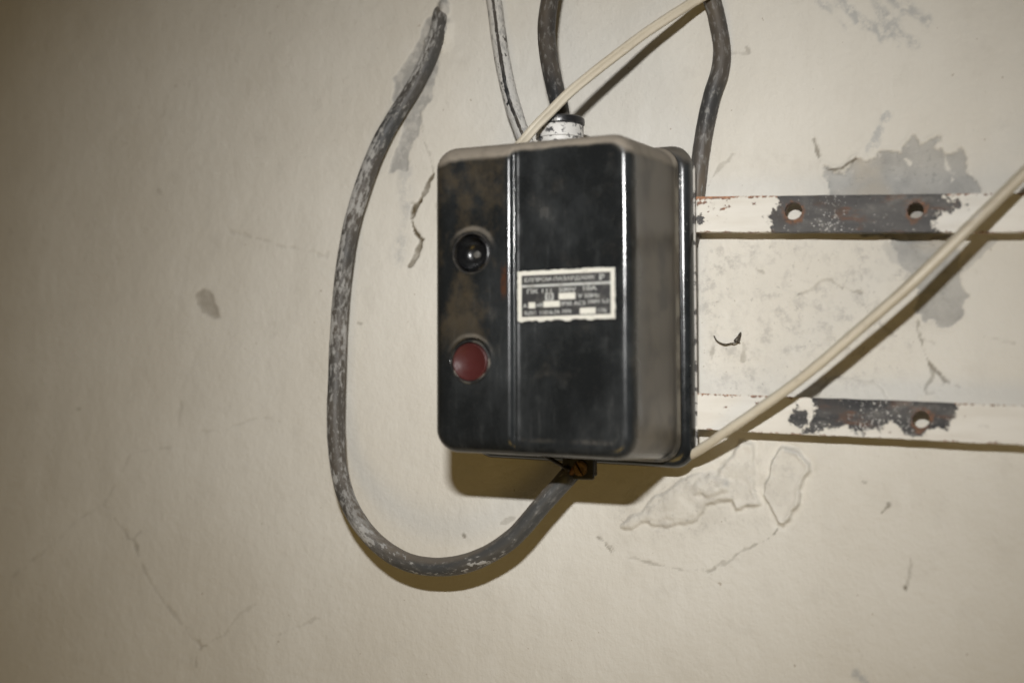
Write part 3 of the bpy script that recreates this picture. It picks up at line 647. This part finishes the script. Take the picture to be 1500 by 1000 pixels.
# nameplate
NPD = D - RAISE + .0006
c4 = [on_box(*q, NPD) for q in ((761, 398), (899, 391), (903, 466), (756, 471))]
npx0 = (c4[0][0] + c4[3][0]) / 2; npx1 = (c4[1][0] + c4[2][0]) / 2; npz1 = (c4[0][1] + c4[1][1]) / 2; npz0 = (c4[2][1] + c4[3][1]) / 2
nw, nh = npx1 - npx0, npz1 - npz0
ntilt = math.atan2(c4[1][1] - c4[0][1] + c4[2][1] - c4[3][1], 2 * nw)
def plate_piece(name, rects, h, mat, parent, z0=0.0):
    bm = bmesh.new()
    for x0, x1, y0, y1 in rects:
        box_bm(bm, (x0 - .5) * nw, (x1 - .5) * nw, -(z0 + h), -z0, (.5 - y1) * nh, (.5 - y0) * nh)
    me = from_bm(name, bm); return link(name, me, mat, parent, smooth=False)
WP = plain("worn_white_print", (.58, .57, .51), (.36, .345, .30), .45, 240, th=(.55, .78)); WT = plain("faded_white_print", (.40, .41, .39), (.28, .28, .26), .5, 300)
plate = plate_piece("nameplate", [(0, 1, 0, 1)], .0005, plain("black_plate", (.020, .020, .021), (.05, .048, .045), .4, 300), starter)
plate.location = ((npx0 + npx1) / 2, -(NPD - .0004), (npz0 + npz1) / 2); plate.rotation_euler = (0, -ntilt, 0)
bm = bmesh.new(); fr = .042; fz = .085; n = 26; rr = random.Random(3)
def strip(a, b, wa, wb, ja, jb):                                          # one side of the border, its outer edge ragged
    row = []
    for i in range(n + 1):
        t = i / n; ax, ay = a[0] + (b[0] - a[0]) * t, a[1] + (b[1] - a[1]) * t
        ox, oy = rr.uniform(-1, 1) * ja, rr.uniform(-1, 1) * jb
        row.append(((ax + ox - .5) * nw, (.5 - ay - oy) * nh, (ax + wa - .5) * nw, (.5 - ay - wb) * nh))
    for (a0, a1, a2, a3), (b0, b1, b2, b3) in zip(row, row[1:]):
        t_ = [bm.verts.new((x, -.00075, z)) for x, z in ((a0, a1), (a2, a3), (b2, b3), (b0, b1))]
        u_ = [bm.verts.new((x, -.00045, z)) for x, z in ((a0, a1), (a2, a3), (b2, b3), (b0, b1))]
        bm.faces.new(t_)
        for i_, j_ in ((0, 1), (1, 2), (2, 3), (3, 0)): bm.faces.new((t_[i_], t_[j_], u_[j_], u_[i_]))
strip((0, 0), (1, 0), 0, fz, 0, .010); strip((0, 1), (1, 1), 0, -fz, 0, .022); strip((0, fz), (0, 1 - fz), fr, 0, .006, 0); strip((1, fz), (1, 1 - fz), -fr, 0, .006, 0)
link("border", from_bm("border", bm), WP, plate, smooth=False)
plate_piece("rule_line", [(fr, 1 - fr, .275, .325)], .0002, WT, plate, .0005)
for q in ((.43, .60, .465, .59), (.115, .185, .625, .745), (.27, .44, .615, .735), (.645, .805, .775, .895)):
    plate_piece("blank_field", [q], .0002, WP, plate, .0005)
def text(s, x0, x1, y0, y1):
    cu = bpy.data.curves.new("lettering", 'FONT'); cu.body = s; cu.size = 1; cu.extrude = 0.02; cu.offset = 0.018; cu.resolution_u = 2
    t = bpy.data.objects.new("lettering", cu); COL.objects.link(t); bpy.context.view_layer.update()
    me = bpy.data.meshes.new_from_object(t.evaluated_get(bpy.context.evaluated_depsgraph_get())); bpy.data.objects.remove(t)
    n = len(me.vertices); a = np.empty(n * 3, np.float32); me.vertices.foreach_get('co', a); a = a.reshape(-1, 3)
    mn, mxx = a.min(0), a.max(0); a = (a - mn) / np.maximum(mxx - mn, 1e-6)
    q = np.stack([(x0 + a[:, 0] * (x1 - x0) - .5) * nw, -.00052 - a[:, 2] * .00014, (.5 - y1 + a[:, 1] * (y1 - y0)) * nh], -1)
    me.vertices.foreach_set('co', q.astype(np.float32).ravel()); me.update(); me.name = "lettering"
    return link("lettering", me, WT, plate, smooth=False)
for q in (("ЕЛПРОМ-ПАЗАРДЖИК", .075, .80, .135, .235), ("Р", .845, .895, .12, .245), ("ПК 111", .10, .355, .36, .45), ("500V", .43, .61, .355, .445), ("10A", .68, .82, .345, .435), ("V 50Hz", .625, .845, .49, .58), ("A", .055, .10, .645, .73), ("кВ", .20, .26, .645, .72), ("IP30 AC3", .455, .70, .635, .72), ("380V 5,5", .725, .94, .62, .705), ("БДС", .075, .195, .80, .885), ("11816-74", .235, .435, .795, .88), ("1974", .465, .555, .79, .875), ("г.Hz", .83, .915, .785, .875)):
    text(*q)
plate_piece("lettering", [(.29, .375, .455, .48), (.29, .375, .57, .595), (.29, .306, .48, .57), (.359, .375, .48, .57), (.322, .343, .505, .545)], .0002, WT, plate, .0005)

# gland on top: painted barrel, black lock ring
GX0, GZ0 = None, None
gp = BR.T @ (at(820, 196, .040) - BO); gx, gy, gz = gp
gl = link("cable_gland", lathe("cable_gland", [(.0128, -.016), (.0128, -.0045), (.0136, -.0040), (.0137, .0016), (.0134, .0026), (.0128, .0030), (.0120, .0031)], gx, gz + .001, axis='z', base=gy), plain("limed_metal", (.66, .645, .61), (.07, .07, .072), .4, 230, bump=.0006, th=(.52, .60)), starter)
link("lock_ring", lathe("lock_ring", [(.0132, .0031), (.0141, .0036), (.0143, .0050), (.0141, .0068), (.0130, .0076), (.0062, .0079), (.0060, .0050)], gx, gz + .001, axis='z', base=gy), plain("black_ring", (.014, .014, .015), (.40, .39, .37), .3, 170, th=(.60, .66)), gl)

# cable clamp below: black lug with a slotted brass screw
sp_ = BR.T @ (at(848, 686, .040) - BO); sx, sy, sz = sp_
bm = bmesh.new(); box_bm(bm, sx - .0110, sx + .0072, sy - .002 + .0045, sy + .0105, sz - .0045, sz + .012)
box_bm(bm, sx - .0075, sx + .0078, sy + .0022, sy + .0044, sz - .0062, sz + .008)
me = from_bm("cable_clamp", bm); cl = link("cable_clamp", me, plain("black_clamp", (.016, .016, .017), (.05, .046, .04), .45, 200), starter, smooth=False)
bvm = cl.modifiers.new("bevel", 'BEVEL'); bvm.width = .0012; bvm.segments = 3
bm = bmesh.new(); seg = 40; rad = .0042; sl_ = .00075
for sgn in (-1, 1):                                                        # two half domes leave the slot between them
    ring0, ring1, ring2 = [], [], []
    a0 = math.asin(sl_ / rad)
    for i in range(seg // 2 + 1):
        a = a0 + (math.pi - 2 * a0) * i / (seg // 2); c_, s_ = math.cos(a), math.sin(a) * sgn
        ring0.append(bm.verts.new((c_ * rad, .001, s_ * rad))); ring1.append(bm.verts.new((c_ * rad, -.0012, s_ * rad)))
        ring2.append(bm.verts.new((c_ * rad * .72, -.0020, max(abs(s_) * rad * .72, sl_) * sgn)))
    for r0, r1 in ((ring0, ring1), (ring1, ring2)):
        for i in range(len(r0) - 1): bm.faces.new((r0[i], r0[i + 1], r1[i + 1], r1[i]))
        bm.faces.new((r0[0], r1[0], r1[-1], r0[-1]))
    bm.faces.new(ring2)
disc = [bm.verts.new((math.cos(2 * math.pi * k / 32) * rad * .99, -.0002, math.sin(2 * math.pi * k / 32) * rad * .99)) for k in range(32)]; bm.faces.new(disc)
me = from_bm("screw", bm); sc = link("screw", me, plain("brass", (.27, .165, .07), (.11, .07, .035), .42, 260, metal=.75), cl, smooth=False)
sc.location = (sx + .0002, sy + .0022, sz); sc.rotation_euler = (0, math.radians(58), 0)

# threaded strap that sags under the box to the clamp
pts = [np.array([x, y, z]) for x, y, z in ((sx - .045, -.012, sz + .0105), (sx - .030, -.013, sz + .0085), (sx - .016, sy * .7, sz + .003), (sx - .006, sy, sz - .001))]
sweep("earth_wire", spline(pts), plain("black_wire", (.02, .02, .021), (.06, .05, .04), .5), r=.0011, parent=starter, seg=10, seed=21)
